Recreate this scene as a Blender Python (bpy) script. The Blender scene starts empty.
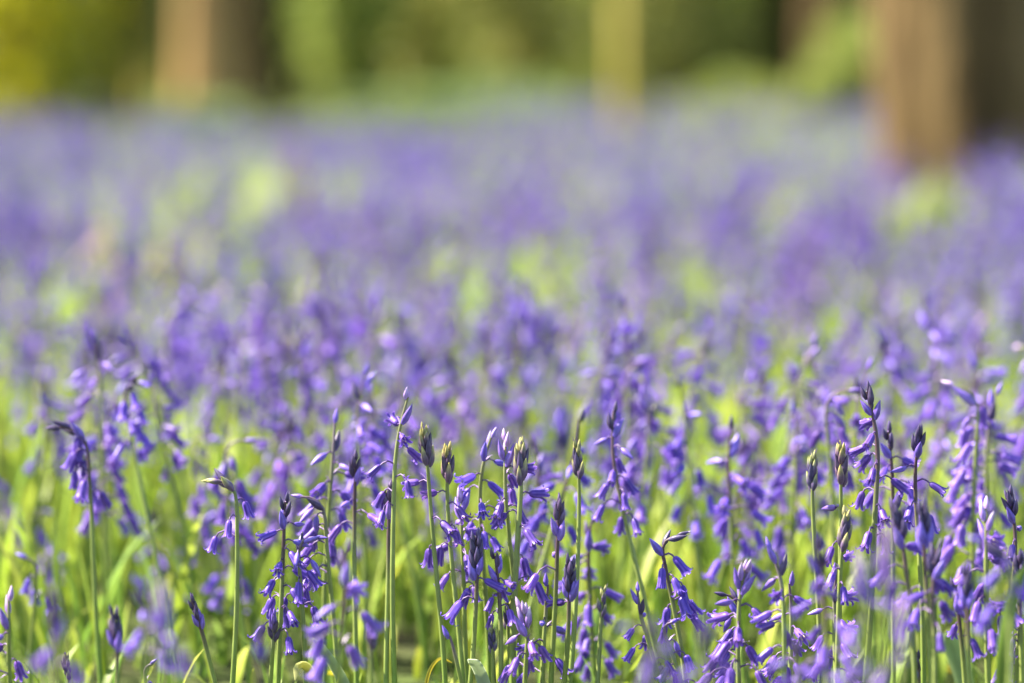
import bpy, math, random
import numpy as np
from mathutils import Matrix, Vector

R = math.radians
rng = np.random.default_rng(11)
random.seed(11)
scene = bpy.context.scene
COL = scene.collection

# ------------------------------------------------------------------ camera
FOCAL, HC, HORIZON = 105.0, 0.56, 74.0
FPX = FOCAL / 36.0 * 1024
PITCH = math.atan((341.5 - HORIZON) / FPX)
FOCUS_Y = 2.39


def at(px, py, Y):
    """the point at depth Y seen at a pixel of the photograph"""
    a = (px - 512.0) / FPX
    b = (341.5 - py) / FPX
    d = (a, math.cos(PITCH) + b * math.sin(PITCH), -math.sin(PITCH) + b * math.cos(PITCH))
    k = Y / d[1]
    return np.array((d[0] * k, Y, HC + d[2] * k))


def to_px(P):
    x, y, z = P[0], P[1], P[2] - HC
    f = y * math.cos(PITCH) - z * math.sin(PITCH)
    u = y * math.sin(PITCH) + z * math.cos(PITCH)
    return 512 + FPX * x / f, 341.5 - FPX * u / f


cam = bpy.data.cameras.new('camera')
cam.lens = FOCAL
cam.sensor_width = 36.0
cam.clip_start = 0.05
cam.clip_end = 2000
cam.dof.use_dof = True
cam.dof.focus_distance = FOCUS_Y * math.cos(PITCH) + 0.02
cam.dof.aperture_fstop = 2.0
cam.dof.aperture_blades = 9
camo = bpy.data.objects.new('camera', cam)
COL.objects.link(camo)
camo.location = (0, 0, HC)
camo.rotation_euler = (R(90) - PITCH, 0, 0)
scene.camera = camo

# ------------------------------------------------------------------ light
SUN_EL, SUN_AZ = 50.0, -76.0     # azimuth seen from above, measured from the view direction, minus = left
w = bpy.data.worlds.new('World')
scene.world = w
w.use_nodes = True
nt = w.node_tree
nt.nodes.clear()
sky = nt.nodes.new('ShaderNodeTexSky')
sky.sky_type = 'NISHITA'
sky.sun_disc = False
sky.sun_elevation = R(SUN_EL)
sky.sun_rotation = R(SUN_AZ)
bg = nt.nodes.new('ShaderNodeBackground')
bg.inputs['Strength'].default_value = 0.085
out = nt.nodes.new('ShaderNodeOutputWorld')
nt.links.new(sky.outputs[0], bg.inputs[0])
nt.links.new(bg.outputs[0], out.inputs[0])
sun = bpy.data.lights.new('sun', 'SUN')
sun.energy = 5.0
sun.angle = R(0.55)
sun.color = (1.0, 0.91, 0.76)
suno = bpy.data.objects.new('sun', sun)
COL.objects.link(suno)
sd = Vector((math.sin(R(SUN_AZ)) * math.cos(R(SUN_EL)), math.cos(R(SUN_AZ)) * math.cos(R(SUN_EL)), math.sin(R(SUN_EL))))
suno.rotation_euler = sd.to_track_quat('Z', 'Y').to_euler()
suno.location = (-20, 5, 25)

scene.view_settings.view_transform = 'Standard'
scene.view_settings.look = 'None'
scene.view_settings.exposure = 2.3
scene.view_settings.gamma = 1.0
scene.cycles.use_denoising = True
try:
    scene.cycles.denoiser = 'OPENIMAGEDENOISE'
    scene.cycles.denoising_input_passes = 'RGB_ALBEDO_NORMAL'
except Exception:
    pass
scene.cycles.max_bounces = 8
scene.cycles.diffuse_bounces = 4
scene.cycles.transmission_bounces = 6
scene.cycles.sample_clamp_indirect = 6.0


# ------------------------------------------------------------------ materials
def thin_material(name, transl, rough, spec, noise_scale, noise_amt, sat=1.0):
    """a thin plant surface: colour from its 'col' attribute times the object's colour, light passes through"""
    m = bpy.data.materials.new(name)
    m.use_nodes = True
    n, l = m.node_tree.nodes, m.node_tree.links
    n.clear()
    at_ = n.new('ShaderNodeAttribute')
    at_.attribute_name = 'col'
    oi = n.new('ShaderNodeObjectInfo')
    mul = n.new('ShaderNodeMix')
    mul.data_type = 'RGBA'
    mul.blend_type = 'MULTIPLY'
    mul.inputs['Factor'].default_value = 1.0
    l.new(at_.outputs['Color'], mul.inputs['A'])
    l.new(oi.outputs['Color'], mul.inputs['B'])
    tc = n.new('ShaderNodeTexCoord')
    no = n.new('ShaderNodeTexNoise')
    no.inputs['Scale'].default_value = noise_scale
    no.inputs['Detail'].default_value = 3
    l.new(tc.outputs['Object'], no.inputs['Vector'])
    mr = n.new('ShaderNodeMapRange')
    mr.inputs['From Min'].default_value = 0.3
    mr.inputs['From Max'].default_value = 0.7
    mr.inputs['To Min'].default_value = 1 - noise_amt
    mr.inputs['To Max'].default_value = 1 + noise_amt
    l.new(no.outputs['Fac'], mr.inputs['Value'])
    hs = n.new('ShaderNodeHueSaturation')
    hs.inputs['Saturation'].default_value = sat
    l.new(mul.outputs['Result'], hs.inputs['Color'])
    l.new(mr.outputs[0], hs.inputs['Value'])
    p = n.new('ShaderNodeBsdfPrincipled')
    p.inputs['Roughness'].default_value = rough
    p.inputs['Specular IOR Level'].default_value = spec
    l.new(hs.outputs[0], p.inputs['Base Color'])
    o = n.new('ShaderNodeOutputMaterial')
    if transl > 0:
        t = n.new('ShaderNodeBsdfTranslucent')
        l.new(hs.outputs[0], t.inputs['Color'])
        mx = n.new('ShaderNodeMixShader')
        mx.inputs[0].default_value = transl
        l.new(p.outputs[0], mx.inputs[1])
        l.new(t.outputs[0], mx.inputs[2])
        l.new(mx.outputs[0], o.inputs['Surface'])
    else:
        l.new(p.outputs[0], o.inputs['Surface'])
    return m


M_PETAL = thin_material('petal', 0.34, 0.42, 0.32, 260, 0.16)
M_BUD = thin_material('bud_skin', 0.12, 0.42, 0.4, 300, 0.22)
M_STEM = thin_material('stem_skin', 0.12, 0.4, 0.4, 90, 0.15)
M_LEAF = thin_material('leaf_blade', 0.5, 0.45, 0.35, 22, 0.18)
M_FOLIAGE = thin_material('tree_leaf', 0.5, 0.5, 0.3, 3, 0.2)


def ramp_material(name, stops, scale, detail, rough, bump, stretch=(1, 1, 1), bscale=None):
    m = bpy.data.materials.new(name)
    m.use_nodes = True
    n, l = m.node_tree.nodes, m.node_tree.links
    p = n['Principled BSDF']
    p.inputs['Roughness'].default_value = rough
    p.inputs['Specular IOR Level'].default_value = 0.2
    tc = n.new('ShaderNodeTexCoord')
    mp = n.new('ShaderNodeMapping')
    mp.inputs['Scale'].default_value = stretch
    l.new(tc.outputs['Object'], mp.inputs['Vector'])
    no = n.new('ShaderNodeTexNoise')
    no.inputs['Scale'].default_value = scale
    no.inputs['Detail'].default_value = detail
    no.inputs['Roughness'].default_value = 0.65
    l.new(mp.outputs[0], no.inputs['Vector'])
    cr = n.new('ShaderNodeValToRGB')
    cr.color_ramp.elements[0].position = stops[0][0]
    cr.color_ramp.elements[0].color = (*stops[0][1], 1)
    cr.color_ramp.elements[1].position = stops[-1][0]
    cr.color_ramp.elements[1].color = (*stops[-1][1], 1)
    for s in stops[1:-1]:
        e = cr.color_ramp.elements.new(s[0])
        e.color = (*s[1], 1)
    l.new(no.outputs['Fac'], cr.inputs[0])
    l.new(cr.outputs[0], p.inputs['Base Color'])
    n2 = n.new('ShaderNodeTexNoise')
    n2.inputs['Scale'].default_value = bscale or scale * 2
    n2.inputs['Detail'].default_value = 5
    l.new(mp.outputs[0], n2.inputs['Vector'])
    b = n.new('ShaderNodeBump')
    b.inputs['Strength'].default_value = bump
    b.inputs['Distance'].default_value = 0.03
    l.new(n2.outputs['Fac'], b.inputs['Height'])
    l.new(b.outputs[0], p.inputs['Normal'])
    return m


M_GROUND = ramp_material('woodland_soil', [(0.3, (0.025, 0.022, 0.01)), (0.5, (0.045, 0.06, 0.014)), (0.7, (0.065, 0.10, 0.02))], 6, 8, 0.95, 0.8)
M_BARK = ramp_material('bark', [(0.35, (0.022, 0.013, 0.004)), (0.5, (0.085, 0.052, 0.017)), (0.66, (0.17, 0.11, 0.042))], 7, 8, 0.9, 0.8, (1, 1, 0.22), 20)
M_BARK_RED = ramp_material('ruddy_bark', [(0.35, (0.12, 0.07, 0.025)), (0.5, (0.27, 0.165, 0.06)), (0.66, (0.38, 0.24, 0.09))], 5, 8, 0.9, 1.0, (1, 1, 0.22), 9)
M_BARK_PALE = ramp_material('pale_mossy_bark', [(0.3, (0.15, 0.12, 0.02)), (0.5, (0.28, 0.23, 0.045)), (0.7, (0.36, 0.29, 0.07))], 6, 8, 0.9, 0.8, (1, 1, 0.3), 9)
M_DRY = thin_material('dry_plant', 0.25, 0.7, 0.2, 60, 0.25)


# ------------------------------------------------------------------ mesh helpers
def make_mesh(name, V, F, C=None, mats=(), midx=None, smooth=True):
    V = np.asarray(V, dtype=np.float32)
    F = np.asarray(F, dtype=np.int32)
    me = bpy.data.meshes.new(name)
    me.vertices.add(len(V))
    me.vertices.foreach_set('co', V.ravel())
    me.loops.add(F.size)
    me.loops.foreach_set('vertex_index', F.ravel())
    me.polygons.add(len(F))
    me.polygons.foreach_set('loop_start', np.arange(0, F.size, F.shape[1], dtype=np.int32))
    if smooth:
        me.polygons.foreach_set('use_smooth', np.ones(len(F), dtype=bool))
    for m in mats:
        me.materials.append(m)
    if midx is not None:
        me.polygons.foreach_set('material_index', np.asarray(midx, dtype=np.int32))
    if C is not None:
        a = me.attributes.new('col', 'FLOAT_COLOR', 'POINT')
        c4 = np.ones((len(V), 4), dtype=np.float32)
        c4[:, :3] = C
        a.data.foreach_set('color', c4.ravel())
    me.update(calc_edges=True)
    return me


def link(name, data, parent=None, loc=None, mat=None, color=None):
    o = bpy.data.objects.new(name, data)
    COL.objects.link(o)
    if parent is not None:
        o.parent = parent
    if loc is not None:
        o.location = loc
    if mat is not None:
        o.matrix_local = mat
    if color is not None:
        o.color = (*color, 1)
    return o


def tag(o, label, cat, group=None):
    o['label'] = label
    o['category'] = cat
    if group:
        o['group'] = group
    return o


def grid_faces(rows, cols, wrap):
    f = []
    for i in range(rows - 1):
        for j in range(cols if wrap else cols - 1):
            k = (j + 1) % cols
            f.append((i * cols + j, i * cols + k, (i + 1) * cols + k, (i + 1) * cols + j))
    return np.array(f, dtype=np.int32)


def tube(P, rad, sides):
    """tube round the polyline P"""
    P = np.asarray(P, float)
    T = np.gradient(P, axis=0)
    T /= np.linalg.norm(T, axis=1)[:, None] + 1e-12
    ref = np.array((0.31, 0.95, 0.05))
    A = np.cross(T, ref)
    A /= np.linalg.norm(A, axis=1)[:, None] + 1e-12
    B = np.cross(T, A)
    th = np.arange(sides) * 2 * np.pi / sides
    rad = np.broadcast_to(np.asarray(rad, float), (len(P),))
    V = P[:, None, :] + rad[:, None, None] * (np.cos(th)[None, :, None] * A[:, None, :] + np.sin(th)[None, :, None] * B[:, None, :])
    return V.reshape(-1, 3), grid_faces(len(P), sides, True)


class Bag:
    def __init__(self):
        self.V, self.F, self.C, self.M, self.n = [], [], [], [], 0

    def add(self, V, F, C, m=0):
        V = np.asarray(V)
        self.V.append(V)
        self.F.append(np.asarray(F) + self.n)
        C = np.asarray(C, float)
        self.C.append(np.broadcast_to(C, (len(V), 3)))
        self.M.append(np.full(len(F), m, dtype=np.int32))
        self.n += len(V)

    def arrays(self):
        return np.concatenate(self.V), np.concatenate(self.F), np.concatenate(self.C), np.concatenate(self.M)


# ------------------------------------------------------------------ flowers and buds
RIB = np.array((0.082, 0.038, 0.32))
EDGE = np.array((0.255, 0.14, 0.60))
NECK = np.array((0.17, 0.075, 0.42))


def bell_geom(length=15.5, dia=1.0, curl=1.0, flare=1.0, seed=0):
    r_ = np.random.default_rng(seed)
    prof = np.array([(0.5, 0), (2.3, 0.9), (3.25, 3.2), (3.45, 6.5), (3.5, 9.5), (3.9 + 0.3 * flare, 12.0),
                     (4.2 + 1.2 * flare * curl, 13.9), (4.2 + 2.4 * flare * curl, 14.8 - 0.4 * curl), (4.2 + 3.1 * flare * curl, 15.2 - 2.2 * curl)])
    prof[:, 1] *= length / 15.2
    prof[:, 0] *= dia
    wid = np.array([0.35, 1.4, 1.9, 1.98, 1.95, 1.95, 1.65, 1.05, 0.2]) * dia
    b = Bag()
    n = len(prof)
    fac = grid_faces(n, 3, False)
    for k in range(6):
        a0 = k * math.pi / 3 + r_.normal(0, 0.05)
        ro = 0.16 if k % 2 else -0.12
        jit = r_.normal(0, 0.35)
        V, C = [], []
        for i in range(n):
            r0, z = prof[i]
            t = i / (n - 1)
            late = max(0.0, (t - 0.55) / 0.45)
            r0 = r0 + ro * min(1, i / 2) + jit * late * late * 1.5
            z = z + jit * late * 1.2
            da = wid[i] / max(r0, 0.6)
            for c, s in ((-1, 0.965), (0, 1.04), (1, 0.965)):
                a = a0 + c * da
                V.append((r0 * s * math.cos(a), r0 * s * math.sin(a), z))
                base = RIB * (1 - 0.0) if c == 0 else EDGE
                f = max(0, 1 - t / 0.25)
                col = base * (1 - f) + NECK * f
                C.append(col * (1 + 0.25 * late))
        b.add(np.array(V) * 0.001, fac, np.array(C))
    # cream anthers just inside the mouth
    for k in range(3):
        a = k * 2.1 + 0.4
        P = np.array([(1.5 * math.cos(a), 1.5 * math.sin(a), z) for z in (length * 0.62, length * 0.8)]) * 0.001
        V, F = tube(P, 0.0007, 4)
        b.add(V, F, (0.55, 0.5, 0.4))
    return b.arrays()


def bud_geom(length, rad, c0, c1, bend=0.0, seg=10, rows=8, tipstart=0.45):
    V, C = [], []
    c0, c1 = np.array(c0), np.array(c1)
    for i in range(rows):
        t = i / (rows - 1)
        r = rad * (min(1.0, 0.35 + t * 2.6) ** 0.8) * (1 - max(0.0, (t - 0.3) / 0.7) ** 1.7) * 0.95 + 0.00015
        for j in range(seg):
            a = 2 * math.pi * j / seg
            rr = r * (1 + 0.09 * math.cos(3 * a) + (0.05 if j % 2 else -0.05))
            V.append((rr * math.cos(a) + bend * t * t, rr * math.sin(a), length * t))
            f = min(1, max(0, (t - tipstart) / (1 - tipstart)))
            col = c0 * (1 - f) + c1 * f
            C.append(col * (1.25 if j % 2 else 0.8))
    F = grid_faces(rows, seg, True)
    return np.array(V), F, np.array(C), np.zeros(len(F), dtype=np.int32)


def lo_bell():
    prof = np.array([(0.9, 0), (3.6, 3.5), (3.7, 10), (6.2, 15)]) * 0.001
    V, C = [], []
    for i, (r, z) in enumerate(prof):
        for j in range(6):
            a = j * math.pi / 3
            V.append((r * math.cos(a), r * math.sin(a), z))
            C.append((RIB * 0.5 + EDGE * 0.5) * (0.85 + 0.1 * i))
    F = grid_faces(4, 6, True)
    return np.array(V), F, np.array(C), np.zeros(len(F), dtype=np.int32)


VIO, VIO2 = (0.16, 0.10, 0.44), (0.20, 0.12, 0.50)
SLATE, SLATE2 = (0.05, 0.032, 0.085), (0.07, 0.048, 0.12)
GEO = {}
GEO['bell0'] = bell_geom(15.0, .86, 1.0, 1.0, 1)
GEO['bell1'] = bell_geom(16.5, 0.8, 1.25, 1.1, 2)
GEO['bell2'] = bell_geom(14.0, .92, 0.6, 1.0, 3)
GEO['bell3'] = bell_geom(15.5, .92, 1.15, 1.15, 4)
GEO['bell4'] = bell_geom(15.0, 0.78, 0.25, 0.6, 5)
GEO['bell5'] = bell_geom(16.0, .85, 0.9, 0.9, 6)
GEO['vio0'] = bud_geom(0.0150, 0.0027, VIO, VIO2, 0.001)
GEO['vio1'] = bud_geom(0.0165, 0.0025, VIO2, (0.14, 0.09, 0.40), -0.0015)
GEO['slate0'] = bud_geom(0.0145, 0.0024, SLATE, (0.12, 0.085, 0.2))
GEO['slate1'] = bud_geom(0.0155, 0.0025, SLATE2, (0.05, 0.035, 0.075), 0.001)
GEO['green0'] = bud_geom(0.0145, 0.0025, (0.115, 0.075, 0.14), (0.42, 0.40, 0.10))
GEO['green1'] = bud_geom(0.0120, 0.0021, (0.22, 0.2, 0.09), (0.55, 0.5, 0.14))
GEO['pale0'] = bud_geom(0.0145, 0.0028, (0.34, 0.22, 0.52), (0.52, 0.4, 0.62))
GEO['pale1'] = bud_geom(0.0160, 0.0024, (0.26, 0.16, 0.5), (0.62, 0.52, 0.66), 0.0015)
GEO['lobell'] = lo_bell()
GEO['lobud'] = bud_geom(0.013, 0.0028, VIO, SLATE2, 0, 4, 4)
MESH = {}
for k, (V_, F_, C_, _m) in GEO.items():
    if not k.startswith('lo'):
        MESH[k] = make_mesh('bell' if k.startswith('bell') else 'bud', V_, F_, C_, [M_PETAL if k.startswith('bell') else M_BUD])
BELLS = ['bell0', 'bell1', 'bell2', 'bell3', 'bell4', 'bell5']
TIPS = {'slate': ['slate0', 'slate1', 'slate0', 'vio0'], 'green': ['green1', 'green0', 'slate1', 'green0'], 'vio': ['vio0', 'vio1', 'slate1'], 'pale': ['pale0', 'pale1', 'vio1']}


def frame_to(b, p, s=1.0, roll=0.0):
    b = b / np.linalg.norm(b)
    ref = np.array((0, 0, 1.0)) if abs(b[2]) < 0.9 else np.array((1.0, 0, 0))
    x = np.cross(ref, b)
    x /= np.linalg.norm(x)
    y = np.cross(b, x)
    c, s_ = math.cos(roll), math.sin(roll)
    M = np.eye(4)
    M[:3, 0] = (c * x + s_ * y) * s
    M[:3, 1] = (-s_ * x + c * y) * s
    M[:3, 2] = b * s
    M[:3, 3] = p
    return M


def smooth01(t):
    t = np.clip(t, 0, 1)
    return t * t * (3 - 2 * t)


def plant(r_, H, kind, lean=(0, 0), side=0.0, nbell=8, nbud=5, tip='slate', size=1.0, rac=None, thick=1.0, gap=None, top=None, reach=1.0):
    """one bluebell in its own space, base at the origin. Returns the stem's arrays and the list of (mesh key, matrix)."""
    N = 30
    s = np.linspace(0, 1, N)
    bend = {'nod': 1.7, 'raceme': 0.35, 'spike': 0.08}[kind] * r_.uniform(0.8, 1.15)
    start = 0.86 if kind == 'nod' else 0.75
    th = bend * smooth01((s - start) / (1 - start))
    d = np.stack([np.sin(th) * math.cos(side), np.sin(th) * math.sin(side), np.cos(th)], 1)
    wob = 0.05 * np.sin(s * r_.uniform(3, 6) + r_.uniform(0, 6))
    d[:, 0] += wob
    d[:, 1] += 0.05 * np.cos(s * r_.uniform(3, 6) + r_.uniform(0, 6))
    P = np.concatenate([[np.zeros(3)], np.cumsum((d[1:] + d[:-1]) / 2, 0)]) / (N - 1)
    i_top = int(np.argmax(P[:, 2]))
    P *= H / P[i_top, 2]
    P[:, :2] += (np.array(lean) - P[i_top, :2])[None] * np.clip(P[:, 2:3] / H, 0, 1) ** 1.25
    seglen = np.concatenate([[0], np.cumsum(np.linalg.norm(np.diff(P, axis=0), axis=1))])
    Ltot = seglen[-1]
    ipt = lambda q: np.array([np.interp(q, seglen, P[:, k]) for k in range(3)])
    tang = lambda q: (ipt(min(Ltot, q + 0.004)) - ipt(max(0, q - 0.004)))
    rad = np.interp(seglen / Ltot, [0, 0.5, 0.85, 1.0], [0.0025, 0.0021, 0.0016, 0.0009]) * thick
    g0 = np.array((0.17, 0.27, 0.045))
    g1 = np.array((0.22, 0.27, 0.07)) * r_.uniform(0.8, 1.15)
    tp = np.array({'slate': (0.085, 0.05, 0.06), 'green': (0.15, 0.17, 0.05), 'vio': (0.15, 0.10, 0.14), 'pale': (0.2, 0.2, 0.09)}[tip])
    f1 = smooth01((seglen / Ltot - 0.1) / 0.4)[:, None]
    f2 = smooth01((seglen / Ltot - (0.72 if tip != 'slate' else 0.6)) / 0.25)[:, None]
    cs = (g0 * (1 - f1) + g1 * f1) * (1 - f2) + tp * f2
    bag = Bag()
    V, F = tube(P, rad, 7)
    bag.add(V, F, np.repeat(cs, 7, 0))
    pcs = []
    dark = (0.12, 0.065, 0.20)
    # buds at the tip
    spread = 0.027 if kind == 'spike' else 0.020
    if kind == 'spike' and nbud > 4:
        nbud = int(nbud * 1.35)
    q = Ltot
    ang = r_.uniform(0, 6.28)
    for i in range(nbud):
        u = i / max(1, nbud - 1)
        q = Ltot - spread * size * u
        p = ipt(q)
        T = tang(q)
        T /= np.linalg.norm(T)
        ang += 2.4 + r_.normal(0, 0.3)
        o = np.array((math.cos(ang), math.sin(ang), 0))
        o -= T * o.dot(T)
        o /= np.linalg.norm(o)
        tilt = (0.05 + 0.20 * u + abs(r_.normal(0, 0.05))) * (1.0 if kind == 'spike' else 1.4)
        if kind == 'nod':
            tilt = 0.25 + 0.3 * u
        b = T * math.cos(tilt) + o * math.sin(tilt)
        key = TIPS[tip][min(len(TIPS[tip]) - 1, int(u * len(TIPS[tip]) * 0.99 + r_.uniform(-0.4, 0.4)) if i else 0)]
        sc = size * (0.72 + 0.38 * u) * r_.uniform(0.9, 1.1)
        pp = p + o * 0.0019 * size - b * 0.002
        pcs.append((key, frame_to(b, pp, sc, r_.uniform(0, 6))))
        # bract, a thin strip beside the bud
        if r_.random() < 0.6:
            n_ = np.cross(T, o)
            e = p + (o * 0.5 + T * 0.85) * 0.009 * size
            Vb = np.array([p + n_ * 0.0006, p - n_ * 0.0006, (p + e) / 2 + n_ * 0.0008 + o * 0.001, (p + e) / 2 - n_ * 0.0008 + o * 0.001, e + n_ * 0.0001, e - n_ * 0.0001])
            bag.add(Vb, [(0, 1, 3, 2), (2, 3, 5, 4)], (0.2, 0.13, 0.3))
    # bells below
    q = Ltot - (spread * 0.75 * size if nbud else 0.002)
    gap = gap or (0.0085 if kind == 'nod' else 0.0105)
    for i in range(nbell):
        u = i / max(1, nbell - 1)
        q -= gap * size * r_.uniform(0.6, 1.4)
        if q < 0.02:
            break
        p = ipt(q)
        ang += 2.4 + r_.normal(0, 0.4)
        a = ang
        if kind == 'nod' or r_.random() < 0.25:
            a = side + r_.normal(0, 1.15 if kind == 'nod' else 1.0)
        o = np.array((math.cos(a), math.sin(a), 0))
        droop = (0.15 + 0.95 * min(1, u * 1.3 + 0.12) + r_.normal(0, 0.2)) if kind != 'nod' else r_.uniform(0.75, 1.45)
        b = o * math.cos(droop) - np.array((0, 0, math.sin(droop)))
        L = (0.006 + 0.007 * u) * size * r_.uniform(0.6, 1.45) * reach
        Pd = np.array([p, p + o * L * 0.55 + np.array((0, 0, L * 0.25)), p + o * L * 0.9 + np.array((0, 0, L * 0.1)), p + o * L + b * 0.002])
        V, F = tube(Pd, 0.00065 * size, 4)
        bag.add(V, F, dark)
        young = u < 0.2 and r_.random() < 0.6
        key = r_.choice(['vio0', 'vio1']) if young else r_.choice(BELLS)
        sc = size * r_.uniform(0.88, 1.12) * (0.9 if young else 1.0)
        pcs.append((str(key), frame_to(b, Pd[-1] - b * 0.001, sc, r_.uniform(0, 6))))
        if r_.random() < 0.7:
            n_ = np.cross(o, (0, 0, 1.0))
            e = p + (o * 0.75 + np.array((0, 0, r_.uniform(-0.2, 0.7)))) * 0.011 * size
            Vb = np.array([p + n_ * 0.0006, p - n_ * 0.0006, (p + e) / 2 + n_ * 0.0008 + (0, 0, 0.0012), (p + e) / 2 - n_ * 0.0008 + (0, 0, 0.0012), e + n_ * 0.0001, e - n_ * 0.0001])
            bag.add(Vb, [(0, 1, 3, 2), (2, 3, 5, 4)], (0.3, 0.2, 0.42))
    return bag.arrays(), pcs


def tint(r_, white=0.0):
    k = r_.uniform(0.82, 1.18)
    h = r_.normal(0, 0.09)
    return (k * (1 + h), k * (1 + 0.4 * h), k * (1 - 0.25 * h))


TAKEN = []          # (x, y) of the plants that stand by themselves


def set_plant(base, r_, label, group, col=None, white=(), **kw):
    (V, F, C, _m), pcs = plant(r_, **kw)
    root = bpy.data.objects.new('bluebell', None)
    root.empty_display_size = 0.02
    COL.objects.link(root)
    root.location = base
    tag(root, label, 'bluebell', group)
    col = col or tint(r_)
    link('stem', make_mesh('stem', V, F, C, [M_STEM]), root)
    nb = 0
    for key, M in pcs:
        isb = key.startswith('bell')
        c = tuple(np.array(col) * r_.uniform(0.85, 1.15))
        if isb:
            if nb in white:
                c = (3.3, 5.2, 1.5)  # overexposed petal highlight painted in as a near-white bell tint
            nb += 1
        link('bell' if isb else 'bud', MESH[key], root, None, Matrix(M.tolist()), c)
    TAKEN.append((base[0], base[1]))
    return root


# ------------------------------------------------------------------ the ground
def ground_z(x, y):
    return 0.012 * np.sin(x * 1.7 + 0.4) * np.cos(y * 1.1) + 0.02 * np.sin(x * 0.5 + y * 0.31) * np.clip(y / 8, 0, 1) + 0.075 * np.sin(x * 1.1 + 0.3 * y) * np.clip((y - 9) / 12, 0, 1) + 0.11 * np.exp(-((x - 1.6) ** 2 + (y - 8.4) ** 2) / 0.8)


gx = np.concatenate([[-400, -150, -60, -25], np.linspace(-12, 12, 97), [25, 60, 150, 400]])
gy = np.concatenate([[-400, -100, -30, -8], np.linspace(-3, 36, 140), [45, 60, 90, 160, 400]])
X, Y_ = np.meshgrid(gx, gy)
V = np.stack([X, Y_, ground_z(X, Y_)], -1).reshape(-1, 3)
g = link('ground', make_mesh('ground', V, grid_faces(len(gy), len(gx), False), None, [M_GROUND]))
g['kind'] = 'structure'

# ------------------------------------------------------------------ bluebells one can point at
L_, R_ = math.pi, 0.0
SHARP = 'bluebells in focus at the front'
NEAR = 'blurred bluebells before the focus'
BACK = 'soft bluebells behind the focus'
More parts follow.
